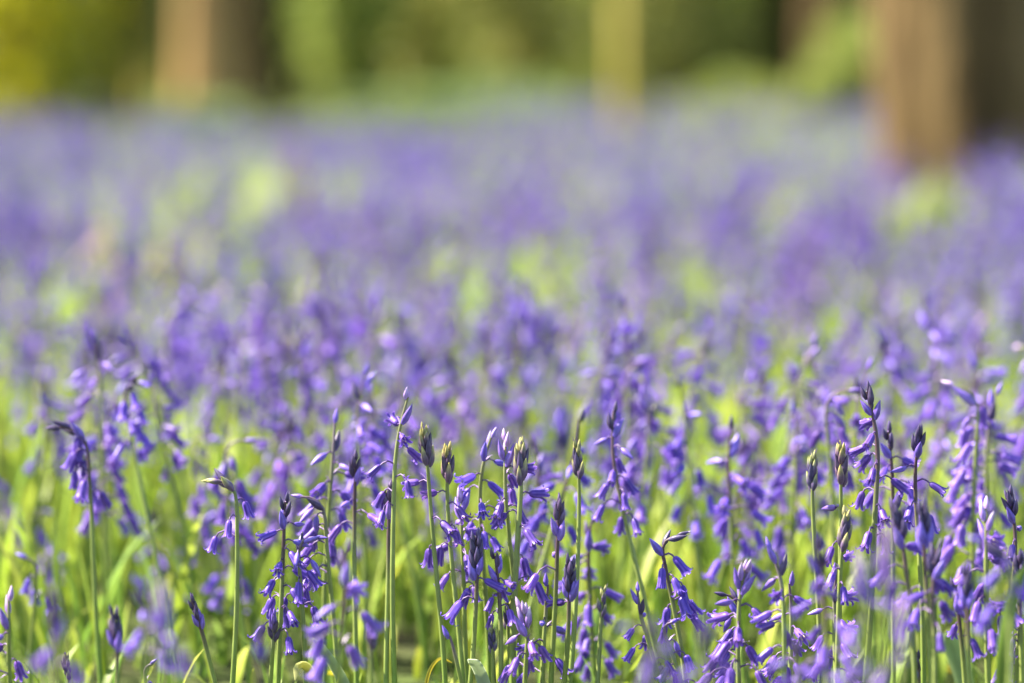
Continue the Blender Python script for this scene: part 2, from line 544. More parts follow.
# px, py of the top; px where the stem meets the lower edge; depth; kind; settings; label; short name used by neighbours
H = [
    # --- left
    (91, 333, 106, 2.74, 'raceme', dict(nbell=13, nbud=4, tip='vio', size=1.05, gap=.0105, reach=1.2), 'tallest bluebell at the far left, whorls of bells under a violet bud tip', 'the tall bluebell at far left', BACK, None),
    (58, 428, 97, 2.52, 'nod', dict(nbell=5, nbud=4, tip='slate', size=1.05, side=L_), 'bluebell arching leftward with a bunch of hanging bells beneath dark bud tip', 'the left-arching bluebell', BACK, None),
    (117, 392, 113, 2.82, 'raceme', dict(nbell=9, nbud=2, tip='vio', size=1.05), 'bluebell with dense bells just right of the tallest one at far left', None, BACK, None),
    (43, 508, 47, 2.9, 'nod', dict(nbell=6, nbud=2, tip='vio', side=R_), 'blurred bluebell low on the left with dark hanging bells', None, BACK, None),
    (160, 500, 166, 2.95, 'raceme', dict(nbell=7, nbud=2, tip='vio'), 'soft bluebell standing just left of the single arched nodding bluebell', None, BACK, None),
    (27, 556, 30, 2.62, 'nod', dict(nbell=3, nbud=1, tip='vio', side=L_), 'short soft bluebell near the left edge with few drooping bells', None, BACK, None),
    (9, 598, 11, 2.3, 'raceme', dict(nbell=5, nbud=3, tip='pale', size=1.05), 'pale-tipped bluebell in the lower left corner', None, SHARP, None),
    (50, 603, 52, 1.92, 'spike', dict(nbell=3, nbud=7, tip='slate', size=1.2), 'large blurred dark bluebell spike near the lower left corner', None, NEAR, None),
    (68, 653, 71, 2.36, 'spike', dict(nbell=0, nbud=7, tip='green', size=.7), 'tiny green-tipped closed spike at the very bottom left', None, SHARP, None),
    (112, 617, 113, 2.22, 'spike', dict(nbell=0, nbud=8, tip='slate', size=1.0), 'dark plum closed spike on reddish stem in the lower left', 'the dark plum spike at lower left', SHARP, None),
    (138, 580, 136, 2.05, 'raceme', dict(nbell=9, nbud=3, tip='vio', size=1.0), 'blurred deep violet bluebell just right of the dark plum spike', None, NEAR, None),
    (163, 592, 172, 1.86, 'spike', dict(nbell=3, nbud=7, tip='pale', size=1.15), 'smeared pale violet spike between two low left bluebells', None, NEAR, (1.2, 1.2, 1.0)),
    (154, 662, 150, 2.36, 'nod', dict(nbell=2, nbud=1, tip='vio', side=R_, size=.7), 'tiny bluebell with curled petals at bottom left edge', None, SHARP, None),
    # --- left centre
    (209, 481, 222, 2.39, 'nod', dict(nbell=3, nbud=6, tip='green', side=L_, size=1.0, gap=.012), 'lone arched bluebell with nodding green bud tip and few hanging bells', 'the lone arched bluebell', SHARP, None),
    (192, 600, 213, 2.39, 'spike', dict(nbell=0, nbud=7, tip='slate', size=.85, side=L_), 'small dark spike leaning leftward beneath the lone arched bluebell', 'the small leaning spike', SHARP, None),
    (274, 611, 272, 2.39, 'spike', dict(nbell=0, nbud=7, tip='vio', size=.8), 'small closed violet spike left of the pale curved leaf', 'the small closed violet spike', SHARP, None),
    (260, 630, 262, 2.0, 'spike', dict(nbell=0, nbud=6, tip='slate', size=.95), 'blurred dark closed spike just left of small sharp violet spike', None, NEAR, None),
    (285, 502, 280, 2.39, 'raceme', dict(nbell=10, nbud=5, tip='slate', size=1.0, gap=.009, reach=1.1), 'sharp bluebell with withered dark tip and bells crowded round it', 'the bluebell with withered tip', SHARP, None),
    (300, 498, 327, 2.42, 'nod', dict(nbell=7, nbud=2, tip='vio', size=1.0, side=L_), 'arching bluebell leaning over the one with the withered tip', None, SHARP, None),
    (318, 538, 310, 2.39, 'nod', dict(nbell=6, nbud=3, tip='vio', size=1.0, side=R_), 'bluebell nodding to the right with slim buds laid level', 'the right-nodding bluebell', SHARP, None),
    (335, 420, 328, 2.5, 'raceme', dict(nbell=6, nbud=2, tip='vio', size=1.05, gap=.014), 'upright bluebell with reddish upper stem topped by slim violet buds', 'the reddish-stemmed bluebell', BACK, None),
    (248, 440, 250, 2.66, 'nod', dict(nbell=7, nbud=1, tip='vio', size=1.15, side=R_), 'softly blurred bluebell with large bells right of lone arched one', None, BACK, None),
    (205, 436, 208, 2.85, 'nod', dict(nbell=8, nbud=1, tip='vio', size=1.1, side=R_), 'soft bluebell above the lone arched one, bells bunched together', None, BACK, None),
    (287, 410, 290, 2.85, 'raceme', dict(nbell=9, nbud=2, tip='vio', size=1.1), 'soft bluebell above and left of the reddish-stemmed one', None, BACK, None),
    (230, 470, 243, 2.8, 'raceme', dict(nbell=8, nbud=1, tip='vio', size=1.1), 'soft bluebell whose bells hang behind the lone arched one', None, BACK, None),
    (355, 461, 357, 2.44, 'raceme', dict(nbell=3, nbud=6, tip='slate', size=1.0, gap=.014), 'slim bluebell with dark closed buds left of the dark closed spike', None, SHARP, None),
    (345, 552, 341, 2.14, 'raceme', dict(nbell=6, nbud=3, tip='slate', size=1.15, gap=.01), 'blurred pale blue bell cluster on a brown stem in front', 'the blurred pale blue cluster', NEAR, (1.25, 1.3, 1.1)),
    (370, 619, 372, 2.2, 'spike', dict(nbell=0, nbud=6, tip='vio', size=.8), 'small blurred violet spike low between two green stems', None, NEAR, None),
    # --- centre
    (408, 397, 401, 2.39, 'raceme', dict(nbell=6, nbud=2, tip='pale', size=1.0, gap=.015, reach=1.2), 'tall sharp bluebell with pale bud tip and few bells below', 'the tall pale-tipped bluebell', SHARP, None),
    (389, 491, 388, 2.39, 'spike', dict(nbell=0, nbud=7, tip='slate', size=.95), 'dark closed spike on straight green stem left of tall pale-tipped bluebell', 'the dark closed spike', SHARP, None),
    (424, 430, 441, 2.39, 'spike', dict(nbell=3, nbud=10, tip='green', size=1.05, gap=.02), 'yellow-tipped closed spike leaning left, right of tall pale-tipped bluebell', 'the leaning yellow-tipped spike', SHARP, None),
    (447, 450, 460, 2.39, 'spike', dict(nbell=4, nbud=9, tip='green', size=1.0, gap=.015), 'shorter yellow-tipped spike with a loose bud pointing down left', None, SHARP, None),
    (462, 492, 470, 2.42, 'raceme', dict(nbell=6, nbud=4, tip='pale', size=1.0), 'bluebell with pale lilac buds right of the two yellow-tipped spikes', None, SHARP, (1.15, 1.15, 1.05)),
    (476, 540, 467, 2.36, 'spike', dict(nbell=3, nbud=10, tip='slate', size=1.1, gap=.006), 'dusky violet spike on dark stem with petals peeling at left', 'the dusky violet spike', SHARP, None),
    (450, 635, 464, 2.36, 'spike', dict(nbell=0, nbud=1, tip='vio', size=1.1), 'single closed violet bud on short dark stem at the bottom', None, SHARP, None),
    (492, 433, 490, 2.44, 'raceme', dict(nbell=7, nbud=3, tip='pale', size=1.0), 'bluebell with upright pinkish buds leaning right of the yellow-tipped spikes', 'the bluebell with pinkish buds', SHARP, None),
    (506, 436, 516, 2.42, 'raceme', dict(nbell=4, nbud=5, tip='pale', size=1.05), 'pink-budded bluebell immediately left of the plump green spike', None, SHARP, (1.1, 1.05, .95)),
    (521, 448, 517, 2.38, 'spike', dict(nbell=5, nbud=12, tip='green', size=1.1, gap=.016, thick=1.3), 'plump green and mauve spike on thick stem, bud pointing right', 'the plump green spike', SHARP, None),
    (577, 447, 567, 2.39, 'spike', dict(nbell=0, nbud=9, tip='green', size=.95), 'slender green-tipped closed spike standing alone on a tall bare stem', 'the slender green spike', SHARP, None),
    (560, 501, 553, 2.36, 'spike', dict(nbell=2, nbud=6, tip='slate', size=1.05, gap=.02), 'dark bud cluster on dark stem with bells below, left of slender green spike', None, SHARP, None),
    (536, 444, 540, 2.68, 'raceme', dict(nbell=8, nbud=3, tip='slate', size=1.0), 'blurred dark-tipped bluebell between plump spike and slender spike', None, BACK, None),
    (495, 556, 500, 2.36, 'raceme', dict(nbell=4, nbud=4, tip='slate', size=.95), 'small bluebell with open bells below dark slate buds, left of stout dark spike', None, SHARP, None),
    (508, 604, 512, 2.39, 'spike', dict(nbell=0, nbud=6, tip='green', size=.75), 'little green bud spike tucked left of low mauve cluster', None, SHARP, None),
    (522, 606, 524, 2.34, 'raceme', dict(nbell=6, nbud=7, tip='pale', size=1.05, gap=.006), 'low mauve bluebell with pale upright buds and open pale bells at its foot', 'the low mauve cluster', SHARP, (1.15, 1.1, 1.0)),
    (492, 627, 494, 2.36, 'spike', dict(nbell=0, nbud=7, tip='green', size=.75), 'short green-tipped spike at the bottom, left of low mauve cluster', None, SHARP, None),
    (570, 561, 563, 2.36, 'spike', dict(nbell=1, nbud=9, tip='slate', size=1.05), 'stout dark bud spike under the slender green one', 'the stout dark spike', SHARP, None),
    (548, 585, 546, 2.39, 'raceme', dict(nbell=6, nbud=1, tip='vio', size=1.1, gap=.013), 'bluebell with wide deep violet open bells left of stout dark spike', None, SHARP, None),
    (604, 594, 600, 2.39, 'spike', dict(nbell=0, nbud=5, tip='green', size=.75), 'tiny withered greenish spike right of the stout dark spike', None, SHARP, None),
    (591, 519, 594, 2.55, 'raceme', dict(nbell=10, nbud=3, tip='slate', size=1.05), 'soft bluebell full of violet bells between slender spike and curved-stem bluebell', None, BACK, None),
    # --- right centre
    (614, 412, 662, 2.48, 'raceme', dict(nbell=9, nbud=4, tip='slate', size=1.0, gap=.010), 'bluebell on long curved stem sweeping left with dark bud tip', 'the curved-stem bluebell', SHARP, None),
    (621, 306, 622, 2.95, 'raceme', dict(nbell=13, nbud=2, tip='slate', size=1.15, gap=.012), 'tall blurred bluebell with lone dark bud high above its bells', 'the tall blurred dark-budded bluebell', BACK, None),
    (710, 328, 706, 3.05, 'raceme', dict(nbell=13, nbud=2, tip='vio', size=1.2, gap=.011), 'tall blurred bluebell thick with deep violet bells', 'the thick-belled blurred bluebell', BACK, None),
    (747, 380, 752, 2.95, 'raceme', dict(nbell=11, nbud=2, tip='vio', size=1.15), 'blurred bright bluebell just right of and below the thick-belled one', None, BACK, None),
    (680, 536, 687, 2.4, 'nod', dict(nbell=7, nbud=4, tip='slate', size=1.1, side=R_, gap=.010), 'sharp bluebell hanging open bells in a column over bright grass', 'the bluebell hanging over bright grass', SHARP, None),
    (637, 589, 662, 2.39, 'raceme', dict(nbell=5, nbud=3, tip='vio', size=.85, gap=.014), 'slim bluebell with scattered small buds leaning left', None, SHARP, None),
    (672, 622, 684, 2.39, 'nod', dict(nbell=4, nbud=1, tip='vio', size=.95, side=R_), 'short bluebell with few open bells below the hanging column', None, SHARP, None),
    (724, 594, 730, 2.37, 'nod', dict(nbell=6, nbud=3, tip='slate', size=1.0, side=L_), 'dark frilled bluebell reaching left on thin arched stem', None, SHARP, None),
    (745, 568, 742, 2.32, 'raceme', dict(nbell=9, nbud=7, tip='pale', size=1.15, gap=.008), 'crowded mauve bluebell with upright closed buds on brown stem', 'the crowded mauve bluebell', SHARP, None),
    (640, 628, 650, 1.88, 'nod', dict(nbell=6, nbud=2, tip='vio', size=1.1, side=L_), 'blurred bluebell at the bottom left of the dark blurred head', None, NEAR, (1.1, 1.15, 1.0)),
    (706, 628, 708, 1.82, 'raceme', dict(nbell=8, nbud=4, tip='vio', size=1.15), 'dark blurred bluebell head at the bottom edge, right of centre', None, NEAR, (.8, .8, .8)),
    (770, 548, 775, 2.3, 'raceme', dict(nbell=9, nbud=3, tip='vio', size=1.05), 'violet bluebell just right of and above the crowded mauve one', None, SHARP, None),
    (790, 585, 792, 2.36, 'raceme', dict(nbell=8, nbud=1, tip='vio', size=1.05), 'bluebell with bright frilled open bells below the violet pair', None, SHARP, (1.15, 1.15, 1.05)),
    (786, 628, 795, 2.02, 'raceme', dict(nbell=7, nbud=2, tip='vio', size=1.1), 'blurred bluebell with spreading bells low beside the sharp frilled bells', None, NEAR, None),
    (813, 458, 816, 2.39, 'spike', dict(nbell=0, nbud=9, tip='green', size=1.0), 'straight closed spike with yellow-green tip left of a looser one', 'the straight green-tipped spike', SHARP, None),
    (841, 449, 833, 2.38, 'spike', dict(nbell=2, nbud=8, tip='green', size=1.1, gap=.02, reach=1.3), 'loose spike of splayed dark buds with green tips', None, SHARP, None),
    (868, 393, 858, 2.38, 'raceme', dict(nbell=9, nbud=6, tip='slate', size=1.05, gap=.011, thick=1.2), 'tall sharp bluebell crowned by dark violet buds, bells below', 'the tall dark-crowned bluebell', SHARP, None),
    (845, 512, 838, 2.36, 'spike', dict(nbell=3, nbud=8, tip='green', size=1.0, gap=.012), 'low spike of greenish buds below the tall dark-crowned bluebell', None, SHARP, None),
    (795, 412, 785, 2.7, 'raceme', dict(nbell=8, nbud=1, tip='vio', size=1.1), 'soft bluebell with slanting top bell left of straight spike', None, BACK, None),
    (838, 578, 838, 2.36, 'raceme', dict(nbell=7, nbud=2, tip='vio', size=1.0), 'bluebell with sharp pale frilled bell in front of greenish stems', None, SHARP, (1.2, 1.2, 1.1)),
    (858, 560, 868, 1.95, 'spike', dict(nbell=4, nbud=6, tip='pale', size=1.2), 'whitish lilac blurred head below the tall dark-crowned bluebell', None, NEAR, (1.25, 1.3, 1.1)),
    (818, 545, 822, 2.12, 'raceme', dict(nbell=8, nbud=5, tip='slate', size=1.05), 'blurred dusky bluebell left of the whitish lilac head', None, NEAR, (.85, .85, .85)),
    (850, 648, 852, 1.84, 'raceme', dict(nbell=6, nbud=3, tip='pale', size=1.15), 'very blurred pale head at the bottom edge below whitish lilac one', None, NEAR, (1.15, 1.2, 1.1)),
    # --- right
    (926, 306, 932, 2.95, 'raceme', dict(nbell=14, nbud=2, tip='slate', size=1.2, gap=.0115), 'tallest blurred bluebell near the right rising well above its neighbours', 'the tallest right-hand blurred bluebell', BACK, None),
    (979, 343, 984, 2.9, 'raceme', dict(nbell=9, nbud=3, tip='slate', size=1.1, gap=.016), 'blurred bluebell with dark tip right of the tallest blurred one near the right', None, BACK, None),
    (955, 388, 968, 2.56, 'nod', dict(nbell=9, nbud=2, tip='pale', size=1.15, side=L_, gap=.013), 'pale nodding bluebell on light green stem with bells in clusters', 'the pale nodding bluebell', BACK, (1.3, 1.35, 1.1)),
    (997, 392, 991, 2.6, 'raceme', dict(nbell=11, nbud=3, tip='vio', size=1.1), 'bluebell with dark hanging bells right of the pale nodding one', None, BACK, None),
    (918, 432, 921, 2.4, 'raceme', dict(nbell=4, nbud=7, tip='slate', size=1.05, gap=.014), 'dark bud spike with bells splaying out below it, near the right edge', 'the splayed dark spike', SHARP, None),
    (887, 431, 892, 2.46, 'raceme', dict(nbell=5, nbud=5, tip='slate', size=1.05), 'violet-budded bluebell between tall dark-crowned one and splayed spike', None, SHARP, None),
    (897, 508, 908, 2.24, 'spike', dict(nbell=3, nbud=8, tip='slate', size=1.1), 'blurred dark spike below the violet-budded bluebell', None, NEAR, None),
    (922, 508, 926, 2.24, 'spike', dict(nbell=4, nbud=8, tip='slate', size=1.1), 'blurred dark spike below the splayed dark spike', None, NEAR, None),
    (940, 552, 939, 2.2, 'raceme', dict(nbell=4, nbud=7, tip='slate', size=1.05), 'blurred plum bluebell with blue bells low on its stem', None, NEAR, None),
    (1010, 497, 1012, 2.38, 'raceme', dict(nbell=3, nbud=8, tip='slate', size=1.0, reach=1.4), 'sharp dark spike close to the right edge with buds jutting out', 'the sharp spike at the right edge', SHARP, None),
    (985, 508, 992, 2.3, 'raceme', dict(nbell=8, nbud=4, tip='pale', size=1.1), 'hazy lilac bluebell left of the sharp spike at the right edge', None, NEAR, (1.1, 1.1, 1.0)),
    (983, 545, 990, 2.02, 'nod', dict(nbell=7, nbud=2, tip='vio', size=1.2, side=L_), 'blurred royal blue bell cluster arching to the left', None, NEAR, (.95, 1.0, 1.1)),
    (886, 535, 892, 1.92, 'spike', dict(nbell=2, nbud=8, tip='pale', size=1.2), 'smeared cream and mauve spike in front of the green gap', None, NEAR, (.9, .85, .75)),
    (898, 600, 900, 1.88, 'spike', dict(nbell=3, nbud=6, tip='pale', size=1.15), 'smeared mauve spike below the cream and mauve one', None, NEAR, (1.0, .95, .85)),
    (955, 585, 960, 2.3, 'raceme', dict(nbell=3, nbud=4, tip='slate', size=.95), 'bluebell with small pale side bud below the hazy lilac one', None, NEAR, None),
    (916, 652, 918, 2.36, 'spike', dict(nbell=0, nbud=5, tip='slate', size=.7), 'tiny withered dark spike at the bottom right', None, SHARP, (.6, .6, .6)),
    (1004, 600, 1008, 2.36, 'nod', dict(nbell=6, nbud=2, tip='vio', size=1.0, side=L_), 'dark blue bluebell in the lower right corner by a broad leaf', None, SHARP, None),
    (1019, 560, 1019, 2.3, 'spike', dict(nbell=3, nbud=9, tip='slate', size=1.1), 'dark spike touching the right edge above the broad leaf', None, NEAR, None),
    (967, 572, 972, 2.2, 'spike', dict(nbell=1, nbud=8, tip='slate', size=.95), 'slim dark closed spike under the royal blue cluster', None, NEAR, None),
    # --- further back
    (378, 298, 372, 3.22, 'raceme', dict(nbell=11, nbud=3, tip='vio', size=1.25, gap=.012), 'blurred bluebell with one white patch of painted highlight under a violet crown', 'the highlight-patched bluebell', BACK, None),
    (495, 345, 498, 3.1, 'raceme', dict(nbell=9, nbud=2, tip='vio', size=1.1), 'blurred lilac bluebell midway above the pinkish buds', None, BACK, (1.2, 1.2, 1.05)),
    (265, 300, 268, 3.5, 'raceme', dict(nbell=8, nbud=1, tip='vio', size=1.1), 'hazy bluebell with a tiny white bell painted as highlight on the left side', None, BACK, None),
]
LAND = []
for i, (px, py, bx, Yd, kind, kw, label, short, grp, colr) in enumerate(H):
    r_ = np.random.default_rng(500 + i)
    T = at(px, py, Yd)
    B = at(bx, 683, Yd)
    k = T[2] / max(0.03, T[2] - B[2])
    bxw = T[0] + (B[0] - T[0]) * min(k, 2.2)
    z0 = float(ground_z(bxw, Yd))
    kw = dict(kw)
    kw['size'] = kw.get('size', 1.0) * (1.03 if kw.get('nbell', 0) > 2 else 1.0)
    if kind != 'spike' and kw.get('nbell', 0) > 3:
        f = 1.35 if grp == BACK else 1.0
        kw['nbell'] = int(kw['nbell'] * 1.3 * f)
        kw['gap'] = kw.get('gap', .0105) * .72 / f
        if grp == BACK:
            kw['size'] *= 1.1
    if grp == NEAR and Yd < 2.1:
        kw['size'] *= .82
        kw['nbell'] = int(kw.get('nbell', 0) * .7)
    kw.setdefault('side', r_.uniform(0, 6.28))
    kw.setdefault('reach', 1.0)
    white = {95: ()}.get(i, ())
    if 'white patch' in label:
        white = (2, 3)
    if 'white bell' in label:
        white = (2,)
    set_plant((bxw, Yd, z0), r_, label, grp, colr, white, H=T[2] - z0, kind=kind, lean=(T[0] - bxw, r_.normal(0, 0.01)), **kw)
    if short:
        LAND.append((px, py + 30, short))

# ------------------------------------------------------------------ where flowers are thin on the ground (seen as green gaps)
GAPS = [(290, 262, 32, 30, .35), (435, 250, 28, 34, .4), (850, 285, 38, 26, .25), (965, 240, 40, 30, .5), (540, 265, 30, 30, .5), (20, 320, 40, 40, .35),
        (125, 260, 30, 25, .5), (640, 285, 30, 25, .45), (950, 430, 45, 60, .3), (300, 600, 1, 1, 1), (740, 225, 90, 12, .6), (150, 400, 30, 40, .5), (200, 110, 120, 8, .5)]


def density(x, y, z=0.25):
    px = 512 + FPX * x / y
    py = HORIZON + FPX * (HC - z) / y
    d = np.ones_like(px)
    for (gx_, gy_, rx, ry, k) in GAPS:
        q = ((px - gx_) / rx) ** 2 + ((py - gy_) / ry) ** 2
        d *= 1 - (1 - k) * np.exp(-q * q * 0.7)
    am = np.where(y > 5.2, .45, 1.0)
    d *= 0.72 + am * 0.35 * np.sin(x * 2.3 + 1.1 + np.sin(y * .9)) * np.sin(y * 1.3 + 0.7) + am * 0.35 * np.sin(x * 5.1 + y * 3.7) * np.sin(x * 3.1 - y * 2.9 + 1)
    d *= np.where((y < 2.95) & (px < 720), 0.75, 1.0)
    return np.clip(np.where(y > 5.6, np.maximum(d, .62), d), 0, 1)


RANK = ['', 'second ', 'third ', 'fourth ', 'fifth ', 'sixth ', 'seventh ', 'eighth ', 'ninth ', 'tenth ', 'eleventh ', 'twelfth ', 'thirteenth ', 'fourteenth ', 'fifteenth ']
NAMED, YN = 300 - len(H), 4.0
spots = []
tries = 0
while len(spots) < NAMED and tries < 40000:
    tries += 1
    Yd = math.sqrt(rng.uniform(2.58 ** 2, YN ** 2))
    x = rng.uniform(-1, 1) * (0.1715 * Yd + 0.02)
    if rng.random() > density(np.array(x), np.array(Yd)):
        continue
    if any((x - a) ** 2 + (Yd - b) ** 2 < 0.047 ** 2 for a, b in TAKEN) or any((x - a) ** 2 + (Yd - b) ** 2 < 0.047 ** 2 for a, b, _k in spots):
        continue
    spots.append((x, Yd, 0))
spots.sort(key=lambda s: s[1])
used = {}
WHERE = ['just right of', 'above and right of', 'straight above', 'above and left of', 'just left of', 'below and left of', 'straight below', 'below and right of']
for i, (x, Yd, _k) in enumerate(spots):
    r_ = np.random.default_rng(9000 + i)
    kind = r_.choice(['raceme', 'nod', 'spike'], p=[.82, .12, .06])
    hgt = float(np.clip(r_.normal(0.262, 0.032), 0.17, 0.335))
    if Yd < 2.75:
        hgt = float(np.clip(r_.normal(0.265, 0.02), 0.2, 0.3))
    px, py = to_px((x, Yd, hgt - 0.03))
    q = min(LAND, key=lambda a: (a[0] - px) ** 2 + (a[1] - py) ** 2)
    sec = int(round(math.atan2(q[1] - py, px - q[0]) / (math.pi / 4))) % 8
    n = used.setdefault((q[2], sec), 0)
    used[(q[2], sec)] += 1
    kindword = {'raceme': 'upright', 'nod': 'nodding', 'spike': 'closed'}[str(kind)]
    lab = ('soft %s bluebell, %sone %s %s' % (kindword, RANK[n] if n < len(RANK) else 'far ', WHERE[sec], q[2]))
    c = tint(r_)
    set_plant((x, Yd, float(ground_z(x, Yd))), r_, lab, BACK, c, (), H=hgt, kind=str(kind), lean=(r_.normal(0, 0.03), r_.normal(0, 0.02)),
              side=r_.uniform(0, 6.28), nbell=int(r_.integers(7, 12)) if kind != 'spike' else 2, nbud=int(r_.integers(1, 5)) if kind != 'spike' else 8,
              tip=str(r_.choice(['vio', 'slate', 'pale', 'green'], p=[.55, .25, .12, .08])), size=r_.uniform(1.0, 1.25), reach=r_.uniform(.9, 1.3), gap=.0078)

# ------------------------------------------------------------------ the mass of bluebells behind and to both sides
def bake(lod, seed):
    r_ = np.random.default_rng(seed)
    kind = ['raceme', 'nod', 'raceme', 'raceme'][seed % 4]
    (V, F, C, _m), pcs = plant(r_, H=0.26, kind=kind, lean=(r_.normal(0, .02), r_.normal(0, .02)), side=r_.uniform(0, 6), nbell=int(r_.integers(8, 12)), nbud=3 if lod == 0 else 2,
                               tip='vio', size=1.3 if lod == 0 else 1.4, reach=1.15)
    b = Bag()
    if lod == 0:
        b.add(V, F, C, 1)
    else:
        P = np.array([(0, 0, 0), (0.003, 0, 0.12), (0.0, 0, 0.235)])
        Vt, Ft = tube(P, 0.0024, 3)
        b.add(Vt, Ft, (0.13, 0.19, 0.04), 1)
    for key, M in pcs:
        g_ = GEO[key] if lod == 0 else GEO['lobell' if key.startswith('bell') else 'lobud']
        Vp = g_[0] @ M[:3, :3].T + M[:3, 3]
        b.add(Vp, g_[1], g_[2], 0)
    return b.arrays()


PROTO0 = [bake(0, 40 + k) for k in range(8)]
PROTO1 = [bake(1, 70 + k) for k in range(10)]


def scatter(xs, ys, protos, bag, r_, hmul=1.0):
    pick = r_.integers(0, len(protos), len(xs))
    for k, (V, F, C, Mi) in enumerate(protos):
        sel = np.where(pick == k)[0]
        if not len(sel):
            continue
        n = len(sel)
        a = r_.uniform(0, 2 * np.pi, n)
        s = np.clip(r_.normal(1.0, 0.11, n), 0.7, 1.28) * hmul
        c, sn = np.cos(a) * s, np.sin(a) * s
        out_ = np.empty((n, len(V), 3), dtype=np.float32)
        out_[:, :, 0] = V[None, :, 0] * c[:, None] - V[None, :, 1] * sn[:, None] + xs[sel][:, None]
        out_[:, :, 1] = V[None, :, 0] * sn[:, None] + V[None, :, 1] * c[:, None] + ys[sel][:, None]
        out_[:, :, 2] = V[None, :, 2] * s[:, None] + ground_z(xs[sel], ys[sel])[:, None]
        v = r_.uniform(0.82, 1.2, n)
        h = r_.normal(0, 0.08, n)
        tn = np.stack([v * (1 + h), v * (1 + .4 * h), v * (1 - .25 * h)], 1)
        CC = (C[None] * tn[:, None, :]).reshape(-1, 3)
        FF = (F[None] + (np.arange(n) * len(V))[:, None, None]).reshape(-1, 4)
        bag.V.append(out_.reshape(-1, 3))
        bag.F.append(FF + bag.n)
        bag.C.append(CC)
        bag.M.append(np.tile(Mi, n))
        bag.n += n * len(V)


def field(y0, y1, dens, half, seed, keep, tufts=False):
    r_ = np.random.default_rng(seed)
    A = (half(y0) + half(y1)) * (y1 - y0)
    n = int(A * dens)
    hw = max(half(y0), half(y1))
    n2 = int(n * hw * 2 * (y1 - y0) / A)
    y = r_.uniform(y0, y1, n2)
    x = r_.uniform(-hw, hw, n2)
    if tufts:       # little groups of one to five stems
        k = r_.integers(1, 5, n2)
        x, y = np.repeat(x, k), np.repeat(y, k)
        n2 = len(x)
        x = x + r_.normal(0, .035, n2)
        y = y + r_.normal(0, .035, n2)
    ok = (np.abs(x) < half(y)) & (r_.random(n2) < density(x, y)) & keep(x, y)
    return x[ok], y[ok]


mass = Bag()
r_ = np.random.default_rng(77)
outside = lambda x, y: (np.abs(x) > 0.1715 * y + 0.045)
half = lambda y: 0.18 * y + 1.1
x, y = field(1.75, 4.0, 85, half, 1, outside)
scatter(x, y, PROTO0, mass, r_)
x, y = field(4.0, 7.0, 38, half, 2, lambda x, y: y > 0, True)
scatter(x, y, PROTO0, mass, r_)
x, y = field(7.0, 14.0, 24, half, 3, lambda x, y: y > 0, True)
scatter(x, y, PROTO1, mass, r_)
edge = lambda x: 22.2 + 2.2 * np.sin(x * .9 + .6) + 1.3 * np.sin(x * 2.1) + 1.5 * np.sin(x * .37 + 2)
x, y = field(14.0, 27.5, 14, half, 4, lambda x, y: y < edge(x) + r_.normal(0, 2.2, len(x)), True)
scatter(x, y, PROTO1, mass, r_, 1.08)
V, F, C, Mi = mass.arrays()
print('mass quads', len(F))
o = link('bluebell_carpet', make_mesh('bluebell_carpet', V, F, C, [M_PETAL, M_STEM], Mi))
o['kind'] = 'stuff'


# ------------------------------------------------------------------ leaves
def blades(n, x, y, hgt, width, segs, keel, r_, arch=(0.25, 1.0), base_col=(0.16, 0.26, 0.022), tipc=(0.35, 0.43, 0.075)):
    """n strap leaves, one strip each"""
    az = r_.uniform(0, 2 * np.pi, n)
    th0 = r_.uniform(0.02, 0.35, n)
    th1 = th0 + r_.uniform(*arch, n)
    L = hgt * r_.uniform(1.05, 1.3, n)
    wd = width * r_.uniform(0.7, 1.3, n)
    s = np.linspace(0, 1, segs)
    th = th0[:, None] + (th1 - th0)[:, None] * s[None] ** 1.8
    dz, dr = np.cos(th), np.sin(th)
    st = L[:, None] / (segs - 1)
    z = np.concatenate([np.zeros((n, 1)), np.cumsum((dz[:, 1:] + dz[:, :-1]) / 2 * st, 1)], 1)
    q = np.concatenate([np.zeros((n, 1)), np.cumsum((dr[:, 1:] + dr[:, :-1]) / 2 * st, 1)], 1)
    prof = np.interp(s, [0, 0.3, 0.7, 0.92, 1], [0.6, 1, 0.9, 0.45, 0.05])
    across = np.array([-1, 0, 1.0]) if keel else np.array([-1, 1.0])
    tw = r_.normal(0, 0.5, n)
    A = len(across)
    hwid = wd[:, None] * prof[None] / 2
    ca, sa = np.cos(az)[:, None, None], np.sin(az)[:, None, None]
    ct, stw = np.cos(tw)[:, None, None], np.sin(tw)[:, None, None]
    lat = hwid[:, :, None] * across[None, None]
    up = (np.abs(across) * 0.45)[None, None] * hwid[:, :, None] + lat * stw * 0.6
    lx = lat * ct
    px = q[:, :, None] * ca - lx * sa + x[:, None, None]
    py = q[:, :, None] * sa + lx * ca + y[:, None, None]
    pz = z[:, :, None] + up + ground_z(x, y)[:, None, None] - 0.004
    V = np.stack([px, py, pz], -1).reshape(-1, 3)
    f = grid_faces(segs, A, False)
    F = (f[None] + (np.arange(n) * segs * A)[:, None, None]).reshape(-1, 4)
    bc, tc = np.array(base_col), np.array(tipc)
    mixv = np.clip(s[None] * 0.8 + r_.normal(0, .15, n)[:, None], 0, 1)
    C = bc * (1 - mixv[..., None]) + tc * mixv[..., None]
    C = C * r_.uniform(0.7, 1.25, n)[:, None, None] * np.stack([r_.uniform(.85, 1.2, n), np.ones(n), r_.uniform(.7, 1.5, n)], 1)[:, None, :]
    C = np.repeat(C[:, :, None, :], A, 2).reshape(-1, 3)
    return V, F, C


r_ = np.random.default_rng(5)
bag = Bag()


